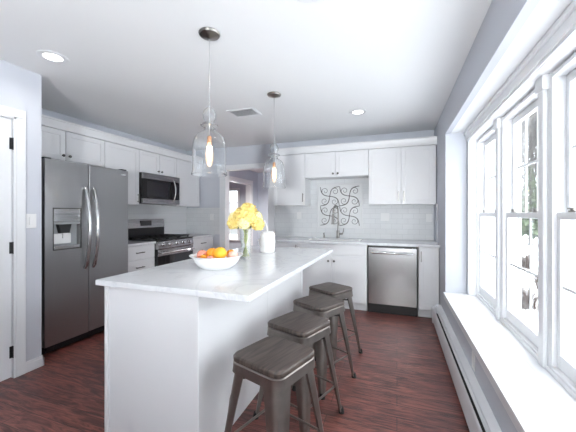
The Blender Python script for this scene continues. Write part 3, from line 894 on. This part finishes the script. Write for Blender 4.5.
for a, b in ((iy0+.02, 1.86), (1.864, 2.46), (2.464, iy1-.004)):
    P = T(ix0+.0, b, 0, R(-90))
    d_ = obj('door', shaker(0, b-a, .11, .70, th=.0115), 'cab', r, pre=P)
    obj('knob', knob(b-a-.04, .64), 'dnickel', d_, pre=P)
    d_ = obj('drawer', MB().box(0, b-a, 0, .0115, .706, ZB-.005, .0015, 1), 'cab', r, pre=P)
    obj('knob', knob((b-a)/2, .79), 'dnickel', d_, pre=P)
tag(obj('island_countertop', MB().box(-1.642, -.648, 1.254, 3.203, ZB+.001, .915, .004), 'quartz'), 'large white quartz island countertop with grey veining', 'countertop')

# ================================================================== STOOLS
def rsq(h, rad, z, n=5):
    pts = []
    for k, (sx, sy) in enumerate(((1, 1), (-1, 1), (-1, -1), (1, -1))):
        cx, cy = sx*(h-rad), sy*(h-rad)
        for i in range(n+1):
            a = k*math.pi/2 + (math.pi/2)*i/n
            pts.append((cx+rad*math.cos(a), cy+rad*math.sin(a), z))
    return pts
def make_stool():
    r = root('bar_stool', (0, 0, 0), '', 'stool', 'backless stools along the island')
    h = .157
    obj('seat', MB().loft([rsq(h-.006, .045, .580), rsq(h, .05, .583), rsq(h+.001, .05, .600), rsq(h-.003, .05, .607), rsq(h-.010, .046, .610)]), 'seat', r)
    # flared metal skirt under the seat
    mb = MB()
    mb.loft([rsq(h-.004, .048, .579), rsq(h+.001, .05, .574), rsq(h+.002, .05, .552), rsq(h+.004, .05, .530), rsq(h+.001, .05, .530), rsq(h-.002, .048, .552), rsq(h-.008, .044, .571)])
    obj('seat_frame', mb, 'gun', r)
    for sx in (1, -1):
        for sy in (1, -1):
            # folded sheet leg: L section wide at the top, tapering to a narrow foot, with a pressed rib
            rings = []
            for t in (0, .05, .25, .5, .75, 1):
                z = .553*(1-t)+.018*t
                o_ = (.150+.0015)*(1-t) + .205*t         # outer corner
                wd = .092*(1-t) + .034*t             # width of each flange
                th = .0025 if t < .99 else .0025
                c = .62*wd                                # rounded outer corner
                arc = [(o_-c+c*math.cos(q), o_-c+c*math.sin(q)) for q in [math.pi/2*(1-j/6) for j in range(7)]]
                c2 = c-th*2
                arc2 = [(o_-c+c2*math.cos(q), o_-c+c2*math.sin(q)) for q in [math.pi/2*j/6 for j in range(7)]]
                P_ = [(o_-wd, o_)] + arc + [(o_, o_-wd), (o_-th*2, o_-wd)] + arc2 + [(o_-wd, o_-th*2)]
                rings.append([(sx*p[0], sy*p[1], z) for p in P_])
            lg = obj('leg', MB().loft(rings), 'gun', r)
            e_ = lambda z: .1515 + (.205-.1515)*(.553-z)/.535
            rib = []
            mb = MB()
            for t in [i/8 for i in range(9)]:
                z = .43-.30*t; q = e_(z)-.018
                rib.append((sx*q, sy*q, z))
            mb.tube(rib, [.004]+[.0085-.003*i/7 for i in range(7)]+[.003], 8)
            obj('rib', mb, 'gun', lg)
            obj('rubber_foot', MB().tube([(sx*.196, sy*.196, 0), (sx*.196, sy*.196, .008), (sx*.1945, sy*.1945, .034)], [.0185, .0185, .0155], 12), 'rubber', lg)
    # foot rails low around, and braces under the seat
    z = .185; q = .1515+(.205-.1515)*(.553-z)/.535 - .014
    for a, b in (((q, q), (-q, q)), ((-q, q), (-q, -q)), ((-q, -q), (q, -q)), ((q, -q), (q, q))):
        obj('foot_rail', MB().tube([(*a, z), (*b, z)], .0065, 8), 'gun', r)
    q2 = .138
    for s_ in (1, -1):
        obj('cross_brace', MB().tube([(q2, s_*q2, .49), (0, 0, .488+.006*s_), (-q2, -s_*q2, .49)], .0075, 8), 'gundark', r)
    for sx in (1, -1):
        for sy in (1, -1):
            obj('bracket', MB().box(sx*.128-.012, sx*.128+.012, sy*.128-.012, sy*.128+.012, .482, .508, .003), 'gundark', r)
    return r
stool = make_stool()
spots = [(-.575, 1.387, -18, 'dark-seated metal stool at the near corner of the island, largest in view'),
         (-.592, 1.842, -20, 'backless metal stool with dark wood seat, second along the island from its near corner'),
         (-.582, 2.325, -26, 'backless metal stool with dark wood seat, third along the island from its near corner'),
         (-.584, 2.785, -29, 'backless metal stool with dark wood seat, farthest along, before the sink cabinet')]
for i, (x, y, a, lb) in enumerate(spots):
    o = stool if i == 0 else copy_tree(stool)
    o.location = (x, y, 0); o.rotation_euler = (0, 0, R(a)); o['label'] = lb

# ================================================================== ON THE ISLAND
ZI = .9155
bx, by = -1.200, 1.830
r = root('fruit_bowl', (bx, by, ZI), 'wide white ceramic bowl of fruit on the island', 'bowl')
prof = [(0, ZI+.004), (.092, ZI+.004), (.098, ZI), (.106, ZI), (.112, ZI+.006), (.136, ZI+.024), (.155, ZI+.050), (.166, ZI+.076), (.186, ZI+.087), (.188, ZI+.091), (.183, ZI+.092), (.161, ZI+.082), (.148, ZI+.052), (.128, ZI+.028), (.100, ZI+.013), (0, ZI+.011)]
obj('bowl', MB().lathe(prof, bx, by, 48), 'ceramic', r)
def fruit(name, label, cat, dx, dy, dz, rad, m, squash=.94, group=None):
    c = Vector((bx+dx, by+dy, ZI+dz))
    rr = root(name, c - Vector((0, 0, rad*squash)), label, cat, group)
    prof = []
    for i in range(17):
        a = -math.pi/2 + math.pi*i/16
        q = rad*math.cos(a); zz = rad*squash*math.sin(a)
        if i == 16: q = 0; zz -= rad*.06
        if i == 15: zz -= rad*.01
        if i == 0: q = 0
        prof.append((max(q, 0), zz))
    obj('flesh', MB().lathe(prof, c.x, c.y, 28, ).xf(Matrix.Translation((0, 0, c.z))), m, rr)
    obj('stem_end', MB().lathe([(0, -.002), (.006, -.002), (.005, .004), (0, .005)], c.x, c.y, 10).xf(Matrix.Translation((0, 0, c.z+rad*squash-rad*.06))), 'leaf', rr)
# px order from left: peach, orange, big orange, peach; smaller fruit in front
fruit('peach', 'pink peach at the left side of the fruit bowl', 'fruit', -.108, -.020, .086, .038, 'peach')
fruit('orange', 'darker orange behind, left of the biggest orange', 'fruit', -.040, .002, .098, .041, 'orange')
fruit('orange', 'biggest, brightest orange on top of the fruit bowl', 'fruit', .046, -.030, .106, .046, 'yellow')
fruit('peach', 'pale pink peach at the right side of the fruit bowl', 'fruit', .112, .030, .084, .036, 'pale')
fruit('apricot', 'small orange apricot low at the front of the bowl', 'fruit', -.050, -.085, .074, .028, 'orange')
fruit('apricot', 'small reddish apricot low at the front below the biggest orange', 'fruit', .020, -.112, .074, .026, 'peach')
fruit('orange', 'orange at the back of the bowl, mostly hidden', 'fruit', .068, .078, .086, .036, 'orange')

vx, vy = -1.190, 2.245
r = root('glass_vase', (vx, vy, ZI), 'clear cylindrical glass vase holding yellow flowers on the island', 'vase')
obj('glass', MB().lathe([(0, ZI+.0005), (.046, ZI+.0005), (.048, ZI+.004), (.044, ZI+.12), (.048, ZI+.27), (.0455, ZI+.27), (.0415, ZI+.12), (.0445, ZI+.016), (0, ZI+.014)], vx, vy, 36), 'vase', r)
obj('water', MB().lathe([(0, ZI+.0155), (.043, ZI+.0165), (.0405, ZI+.10), (.0405, ZI+.17), (0, ZI+.17)], vx, vy, 32), 'water', r)
r = root('flower_bouquet', (vx, vy, ZI+.02), 'bunch of yellow ruffled blooms standing in the glass vase', 'flowers')
blooms = [(-.085, .0, .335, .062), (-.03, -.055, .355, .064), (.035, -.06, .345, .062), (.09, -.01, .32, .060), (-.045, .05, .375, .060), (.02, .0, .40, .066),
          (.075, .06, .345, .058), (-.10, -.04, .300, .050), (.115, -.045, .29, .050), (.0, -.085, .305, .052)]
# the camera's right is roughly +X turned a little toward +Y
for i, (dx, dy, dz, rad) in enumerate(blooms):
    c = Vector((vx+dx*.88-dy*.28, vy+dx*.31+dy*.9, ZI+dz))
    a = random.random()*6.28
    st = [Vector((vx-.028*math.cos(a), vy-.028*math.sin(a), ZI+.024)), Vector((vx+.012*math.cos(a), vy+.012*math.sin(a), ZI+.16)), Vector((vx+dx*.25, vy+dy*.25, ZI+.262)), c - Vector((0, 0, rad*.3))]
    obj('stem', MB().tube(st, .0035, 6), 'stem', r)
    mb = MB()
    n_p = 110
    for k in range(n_p):
        u = (k+.5)/n_p; ph = math.acos(1-2*u*.93); th = k*2.39996
        d_ = Vector((math.sin(ph)*math.cos(th), math.sin(ph)*math.sin(th), math.cos(ph)))
        tx = d_.cross(Vector((.3, .2, 1))).normalized(); ty = d_.cross(tx)
        rot = random.random()*6.28
        A = tx*math.cos(rot)+ty*math.sin(rot); B = d_.cross(A)
        s_ = rad*.30*random.uniform(.8, 1.15); p = c + d_*rad*random.uniform(.78, .98)
        ring = [p + A*s_*math.cos(q)*.9 + B*s_*math.sin(q)*.9 + d_*s_*(.42 + .22*math.sin(3*q+rot)) for q in [j*math.pi/3 for j in range(6)]]
        vs = [mb.bm.verts.new(v) for v in ring]; v0 = mb.bm.verts.new(p - d_*s_*.1)
        for j in range(6): mb.bm.faces.new((v0, vs[j], vs[(j+1) % 6]))
    mb.ball(c, rad*.72, sub=2)
    obj('bloom', mb, 'petal' if i % 3 else 'petal2', r)
for i in range(5):
    a = i*1.3+.4
    mb = MB(); p0 = Vector((vx+.02*math.cos(a), vy+.02*math.sin(a), ZI+.262)); d_ = Vector((math.cos(a), math.sin(a), .35)).normalized(); sd = d_.cross(Vector((0, 0, 1))).normalized()
    L = .075
    rows = [(0, .004), (.3, .018), (.6, .020), (.85, .010), (1, .001)]
    A_ = [mb.bm.verts.new(p0+d_*L*t+sd*wd-Vector((0, 0, .03*t*t))) for t, wd in rows]; B_ = [mb.bm.verts.new(p0+d_*L*t-sd*wd-Vector((0, 0, .03*t*t))) for t, wd in rows]
    C_ = [mb.bm.verts.new(p0+d_*L*t-Vector((0, 0, .03*t*t+.004))) for t, wd in rows]
    for k in range(4):
        mb.bm.faces.new((A_[k], A_[k+1], C_[k+1], C_[k])); mb.bm.faces.new((C_[k], C_[k+1], B_[k+1], B_[k]))
    obj('leaf', mb, 'leaf', r)

jx, jy = -1.198, 2.715
r = root('lidded_jar', (jx, jy, ZI), 'white ribbed ceramic jar with pump top on the island behind the flowers', 'jar')
prof = [(0, ZI), (.062, ZI), (.070, ZI+.008), (.073, ZI+.05), (.074, ZI+.10), (.0755, ZI+.103), (.0755, ZI+.112), (.074, ZI+.115), (.074, ZI+.168), (.068, ZI+.186), (.060, ZI+.192), (0, ZI+.192)]
obj('body', MB().lathe(prof, jx, jy, 40), 'ceramic_m', r)
obj('lid', MB().lathe([(0, ZI+.1925), (.058, ZI+.1925), (.060, ZI+.198), (.058, ZI+.206), (.02, ZI+.212), (0, ZI+.213)], jx, jy, 36), 'ceramic', r)
obj('spoon_handle', MB().tube([(jx-.004, jy, ZI+.211), (jx-.010, jy, ZI+.25), (jx-.026, jy, ZI+.285), (jx-.034, jy, ZI+.315)], [.007, .006, .008, .006], 10), 'plastic', r)

# ================================================================== CEILING FIXTURES
def make_pendant():
    r = root('pendant_light', (0, 0, ZC), '', 'pendant light', 'glass pendant lights over the island')
    z = ZC
    obj('canopy', MB().lathe([(0, z-.0005), (.068, z-.0005), (.070, z-.006), (.064, z-.016), (.030, z-.026), (.012, z-.034), (0, z-.034)], n=32), 'nickel', r)
    obj('rod', MB().cyl((0, 0, z-.033), (0, 0, 1.801), .0042, 10), 'chrome', r)
    prof = [(.012, 1.990), (.018, 1.986), (.036, 1.968), (.044, 1.943), (.040, 1.918), (.028, 1.898), (.026, 1.892), (.040, 1.886), (.056, 1.876), (.057, 1.870), (.044, 1.863), (.035, 1.855), (.034, 1.845), (.045, 1.833),
            (.075, 1.815), (.096, 1.785), (.105, 1.750), (.107, 1.70), (.107, 1.60), (.108, 1.575), (.113, 1.562), (.115, 1.552), (.112, 1.547)]
    prof = [(a if a > .03 else a, b) for a, b in prof]
    inner = [(max(a-.0035, .004), b-(.0015 if i < 14 else 0)) for i, (a, b) in enumerate(prof)][::-1]
    obj('glass_shade', MB().lathe(prof + inner, n=48, closed=True), 'shade', r)
    obj('socket', MB().lathe([(0, 1.802), (.010, 1.802), (.0145, 1.795), (.0145, 1.762), (.014, 1.757), (0, 1.757)], n=20), 'brass', r)
    bu = obj('bulb', MB().lathe([(0, 1.757), (.0125, 1.757), (.014, 1.745), (.022, 1.715), (.0255, 1.685), (.024, 1.650), (.015, 1.617), (.006, 1.605), (0, 1.603)], n=24), 'bulb', r)
    mb = MB()
    for k in range(6):
        a0, a1 = k*math.pi/3, (k+.5)*math.pi/3
        mb.tube([(.010*math.cos(a0), .010*math.sin(a0), 1.645), (.013*math.cos(a1), .013*math.sin(a1), 1.735), (.010*math.cos(a0+1.04), .010*math.sin(a0+1.04), 1.645)], .0034, 6)
    obj('filament', mb, 'filament', bu)
    d = bpy.data.lights.new('bulb_light', 'POINT'); d.energy = 3.0; d.color = (1, .70, .42); d.shadow_soft_size = .012
    lo = bpy.data.objects.new('bulb_light', d); COL.objects.link(lo); lo.parent = r; lo.location = (0, 0, 1.685-ZC)
    return r
p0 = make_pendant()
for i, (x, y, lb) in enumerate(((-1.150, 1.668, 'clear glass bell pendant light above the fruit bowl, the larger in view'), (-1.140, 2.742, 'clear glass bell pendant light farther away, hanging before the doorway'))):
    o = p0 if i == 0 else copy_tree(p0)
    o.location = (x, y, ZC); o['label'] = lb

def recessed(x, y, label=None, power=LAMP_W, zc=ZC, spread=150):
    r = root('recessed_light', (x, y, zc), label or 'white recessed ceiling light', 'ceiling light', 'recessed ceiling lights')
    obj('trim_ring', MB().lathe([(.062, zc-.0005), (.100, zc-.0005), (.100, zc-.004), (.090, zc-.009), (.068, zc-.006), (.062, zc-.003)], x, y, 40, closed=True), 'trim', r)
    obj('lens', MB().lathe([(0, zc-.002), (.062, zc-.002), (.062, zc-.0008), (0, zc-.0008)], x, y, 32), 'lens', r)
    d = bpy.data.lights.new('lamp_light', 'AREA'); d.shape = 'DISK'; d.size = .12; d.energy = power; d.color = (1, .97, .93); d.spread = R(spread)
    lo = bpy.data.objects.new('lamp_light', d); COL.objects.link(lo); lo.parent = r; lo.location = (0, 0, -.0045)
recessed(-2.432, 1.522, 'recessed ceiling light near the door, in front of the refrigerator')
recessed(-.425, 3.556, 'recessed ceiling light toward the sink, before the far wall cabinets')
recessed(-.434, 1.516, 'recessed ceiling light at the top edge, above the nearest stools')
recessed(-2.6, 6.2, 'added unseen ceiling light brightening the hall beyond the doorway', power=60)  # lamp added out of view to lift the dark hall
recessed(-5.4, 7.2, 'added unseen ceiling light brightening the side room beyond the hall', power=40)  # another added lamp, never in view, so the side room isn't dark

def added_uplight(x, y, watts, label, aim):  # fill source added out of view, not a lamp known in the room
    r = root('added_fill_lamp', (x, y, 0), label, 'added fill lamp')
    obj('base', MB().lathe([(0, 0), (.14, 0), (.14, .018), (.02, .03), (0, .03)], x, y, 32), 'nickel', r)
    obj('pole', MB().cyl((x, y, .029), (x, y, .96), .012, 12), 'nickel', r)
    obj('lamp_shade', MB().lathe([(.02, .955), (.06, .97), (.15, 1.05), (.155, 1.05), (.065, .962), (.02, .948)], x, y, 32, closed=True), 'plastic', r)
    obj('bulb', MB().ball((x, y, 1.0), .025, sub=2), 'lens', r)
    d = bpy.data.lights.new('added_fill_spot', 'SPOT'); d.energy = watts; d.spot_size = R(112); d.spot_blend = 1; d.shadow_soft_size = .15; d.color = (.94, .985, 1.0)
    lo = bpy.data.objects.new('added_fill_spot', d); COL.objects.link(lo); lo.parent = r; lo.location = (0, 0, 1.06); lo.rotation_euler = aim
added_uplight(.12, -2.4, FILL_W, 'added unseen fill lamp on a stand by the rear wall, brightening ceiling and kitchen', Vector((-.13, 1.0, .64)).to_track_quat('-Z', 'Y').to_euler())

r = root('ceiling_vent', (-1.672, 3.12, ZC), 'small square white ceiling air vent with grey louvres', 'air vent')
c, s = -1.672, 3.12
vw, vd = .14, .095
mb = MB()
mb.box(c-vw-.03, c-vw, s-vd-.03, s+vd+.03, ZC-.008, ZC-.0005, .002).box(c+vw, c+vw+.03, s-vd-.03, s+vd+.03, ZC-.008, ZC-.0005, .002)
mb.box(c-vw, c+vw, s-vd-.03, s-vd, ZC-.008, ZC-.0005, .002).box(c-vw, c+vw, s+vd, s+vd+.03, ZC-.008, ZC-.0005, .002)
obj('frame', mb, 'trim', r)
obj('duct', MB().box(c-vw, c+vw, s-vd, s+vd, ZC-.0015, ZC-.0006), 'duct', r)
mb = MB()
for k in range(9):
    y = s-vd+.012+k*(2*vd-.02)/8.4
    mb.box(-vw, vw, -.006, .006, -.0006, .0006, m=Matrix.Translation((c, y, ZC-.006)) @ Matrix.Rotation(R(38), 4, 'X'))
obj('louvre', mb, 'trim', r)

# ================================================================== BASEBOARD HEATER
hx0, hx1 = .398, XW-.001; hy0, hy1 = -1.2, 3.975
r = root('baseboard_heater', ((hx0+hx1)/2, (hy0+hy1)/2, 0), 'long white baseboard heater on the floor under the window ledge', 'heater')
obj('back_plate', MB().poly_prism([(hx1, .0), (hx1-.004, .0), (hx1-.004, .175), (hx0+.045, .200), (hx0+.045, .206), (hx1, .208)], 'Y', hy0, hy1-.05), 'trim', r)
obj('front_cover', MB().poly_prism([(hx0, .03), (hx0+.003, .03), (hx0+.004, .165), (hx0+.014, .182), (hx0+.011, .186), (hx0, .170)], 'Y', hy0, hy1-.05), 'trim', r)
obj('damper', MB().poly_prism([(hx0+.030, .180), (hx0+.034, .180), (hx0+.046, .197), (hx0+.042, .199)], 'Y', hy0+.02, hy1-.06), 'trim', r)
mb = MB().tube([(hx0+.05, hy0, .09), (hx0+.05, hy1-.05, .09)], .012, 10)
mb.box(hx0+.02, hx0+.075, hy0+.02, hy1-.07, .055, .125)
obj('heating_element', mb, 'slot', r)
mb = MB().poly_prism([(hx0-.003, .0), (hx1, .0), (hx1, .212), (hx0+.045, .210), (hx0-.003, .174)], 'Y', hy1-.05, hy1)
obj('end_cap', mb, 'trim', r)

# ================================================================== OUTSIDE
mb = MB()
nx, ny = 40, 44
def gz(x, y):
    h = -.42 + .10*math.sin(x*.55+1)*math.cos(y*.4) + .05*math.sin(x*1.7+y*1.1)
    far = max(0, x-9)
    return h + far*.045
V = [[mb.bm.verts.new((1.05+45*(i/nx)**1.6, -14+80*j/ny, gz(1.05+45*(i/nx)**1.6, -14+80*j/ny))) for j in range(ny+1)] for i in range(nx+1)]
for i in range(nx):
    for j in range(ny): mb.bm.faces.new((V[i][j], V[i+1][j], V[i+1][j+1], V[i][j+1]))
struct('snow_ground', mb, 'snow')
mb = MB().box(-14, -2, 9.3, 18, -.5, -.15)
struct('snow_ground_side', mb, 'snow')

def tree_mesh(h, r0, seed, depth=4, minr=.010):
    rnd = random.Random(seed); mb = MB()
    def grow(p, d, L, rad, lev):
        n = 4 if lev else 6
        pts = [p]; rr = [rad]; q = p.copy(); dd = d.copy()
        for i in range(n):
            dd = (dd + Vector((rnd.uniform(-1, 1), rnd.uniform(-1, 1), rnd.uniform(-.3, .7)))*(.10 if lev == 0 else .22)).normalized()
            q = q + dd*L/n; pts.append(q.copy()); rr.append(rad*(1-.75*(i+1)/n))
            if lev < depth:
                for _ in range(2 if lev == 0 and i < n-1 and i > 0 else (rnd.choice((1, 2)) if i > 0 and lev else 0)):
                    ax = Vector((rnd.uniform(-1, 1), rnd.uniform(-1, 1), rnd.uniform(.0, .8))).normalized()
                    nd = (dd*.62 + ax*.62).normalized()
                    grow(q.copy(), nd, L*rnd.uniform(.42, .62), rr[-1]*.6, lev+1)
        mb.tube(pts, [max(x, minr) for x in rr], 5 if lev < 2 else 3, cap=False)
    grow(Vector((0, 0, -.1)), Vector((0, 0, 1)), h, r0, 0)
    return mb
GT = 'bare winter trees beyond the bay windows'
protos = [obj('bare_tree', tree_mesh(h, r_, sd, 4), 'bark') for h, r_, sd in ((8.0, .14, 3), (9.5, .17, 11), (7.0, .10, 23))]
# seen through the windows at x/y between about .22 and .45
tspots = [(3.9, 14.8, .4, .75), (9.6, 14.4, .9, .7), (5.3, 21.5, 4.0, .95), (13.5, 24.0, 5.2, .95), (8.4, 30.5, 3.1, .9)]
for k, (x, y, a, s_) in enumerate(tspots):
    p = protos[k % 3]
    o = p if k < 3 else p.copy()
    if k >= 3: COL.objects.link(o)
    o.location = (x, y, gz(x, y)); o.rotation_euler = (0, 0, a); o.scale = (s_,)*3
    tag(o, 'leafless grey tree standing in the snow outside the bay windows', 'tree', GT)
# the wood behind them, too dense to count
mb = MB(); rnd = random.Random(5)
wood = [tree_mesh(h, .12, sd, 3, .014) for h, sd in ((13, 31), (15, 32), (12, 33), (14, 35))]
wm = []
for q in wood:
    me = bpy.data.meshes.new('wood'); q.bm.to_mesh(me); q.bm.free(); wm.append(me)
for k in range(110):
    dist = rnd.uniform(36, 58); ratio = .16 + .40*((k*0.618034) % 1)
    x, y = dist*math.sin(math.atan(ratio)), dist*math.cos(math.atan(ratio))
    n0 = len(mb.bm.verts)
    mb.bm.from_mesh(wm[k % 4])
    mb.bm.verts.ensure_lookup_table()
    bmesh.ops.transform(mb.bm, verts=mb.bm.verts[n0:], matrix=Matrix.Translation((x, y, gz(x, y))) @ Matrix.Rotation(rnd.random()*6.28, 4, 'Z') @ Matrix.Scale(rnd.uniform(.85, 1.3), 4))
for me in wm: bpy.data.meshes.remove(me)
tag(obj('woodland', mb, 'bark'), 'dense bare winter woodland far beyond the snow', 'trees', None, 'stuff')

# evergreen seen in the middle window
def evergreen(x, y, h, label):
    z0 = gz(x, y)
    r = root('evergreen_tree', (x, y, z0), label, 'tree')
    obj('trunk', MB().tube([(x, y, z0-.1), (x, y, z0+h)], [.10, .02], 8), 'bark', r)
    mb = MB(); rr = random.Random(4)
    for k in range(520):
        t = rr.random()**.8; z = z0+.4+t*(h-.4); rad = (1-t)*h*.26+.05
        a = rr.random()*6.28; L = rad*rr.uniform(.6, 1.05)
        d_ = Vector((math.cos(a), math.sin(a), -.25)); sd = Vector((-d_.y, d_.x, 0)); p = Vector((x, y, z))
        A = mb.bm.verts.new(p+d_*L*.15); B = mb.bm.verts.new(p+d_*L*.7+sd*L*.16); C_ = mb.bm.verts.new(p+d_*L+Vector((0, 0, -.06*L))); D = mb.bm.verts.new(p+d_*L*.7-sd*L*.16); E_ = mb.bm.verts.new(p+d_*L*.6+Vector((0, 0, .10*L)))
        for f in ((A, B, E_), (B, C_, E_), (C_, D, E_), (D, A, E_)): mb.bm.faces.new(f)
    obj('foliage', mb, 'needle', r)
evergreen(6.75, 19.6, 4.4, 'small green evergreen tree in the snow outside the middle window')

def shrub(x, y, h, n, seed, label):
    rr = random.Random(seed); mb = MB(); z0 = gz(x, y)
    for k in range(n):
        a = rr.random()*6.28; sp = rr.uniform(.1, .9)*h*.8
        p0 = Vector((x+rr.uniform(-.12, .12), y+rr.uniform(-.12, .12), z0-.03)); p1 = p0+Vector((math.cos(a)*sp*.4, math.sin(a)*sp*.4, h*rr.uniform(.4, .6))); p2 = p0+Vector((math.cos(a)*sp, math.sin(a)*sp, h*rr.uniform(.6, 1.0)))
        mb.tube([p0, p1, p2], [.007, .005, .002], 3, cap=False)
        for _ in range(2):
            q = p1.lerp(p2, rr.random()); mb.tube([q, q+Vector((rr.uniform(-.2, .2), rr.uniform(-.2, .2), rr.uniform(.02, .2)))*h], [.004, .0015], 3, cap=False)
    tag(obj('bare_shrub', mb, 'twig'), label, 'shrub')
shrub(3.75, 11.3, .55, 120, 2, 'low leafless shrub in the snow, farther out beyond the middle window')
shrub(2.30, 6.9, .50, 110, 4, 'brown leafless shrub close outside the middle window, toward the far end')
shrub(2.90, 7.6, .62, 150, 6, 'brown leafless shrub close outside the middle window, the denser of two')
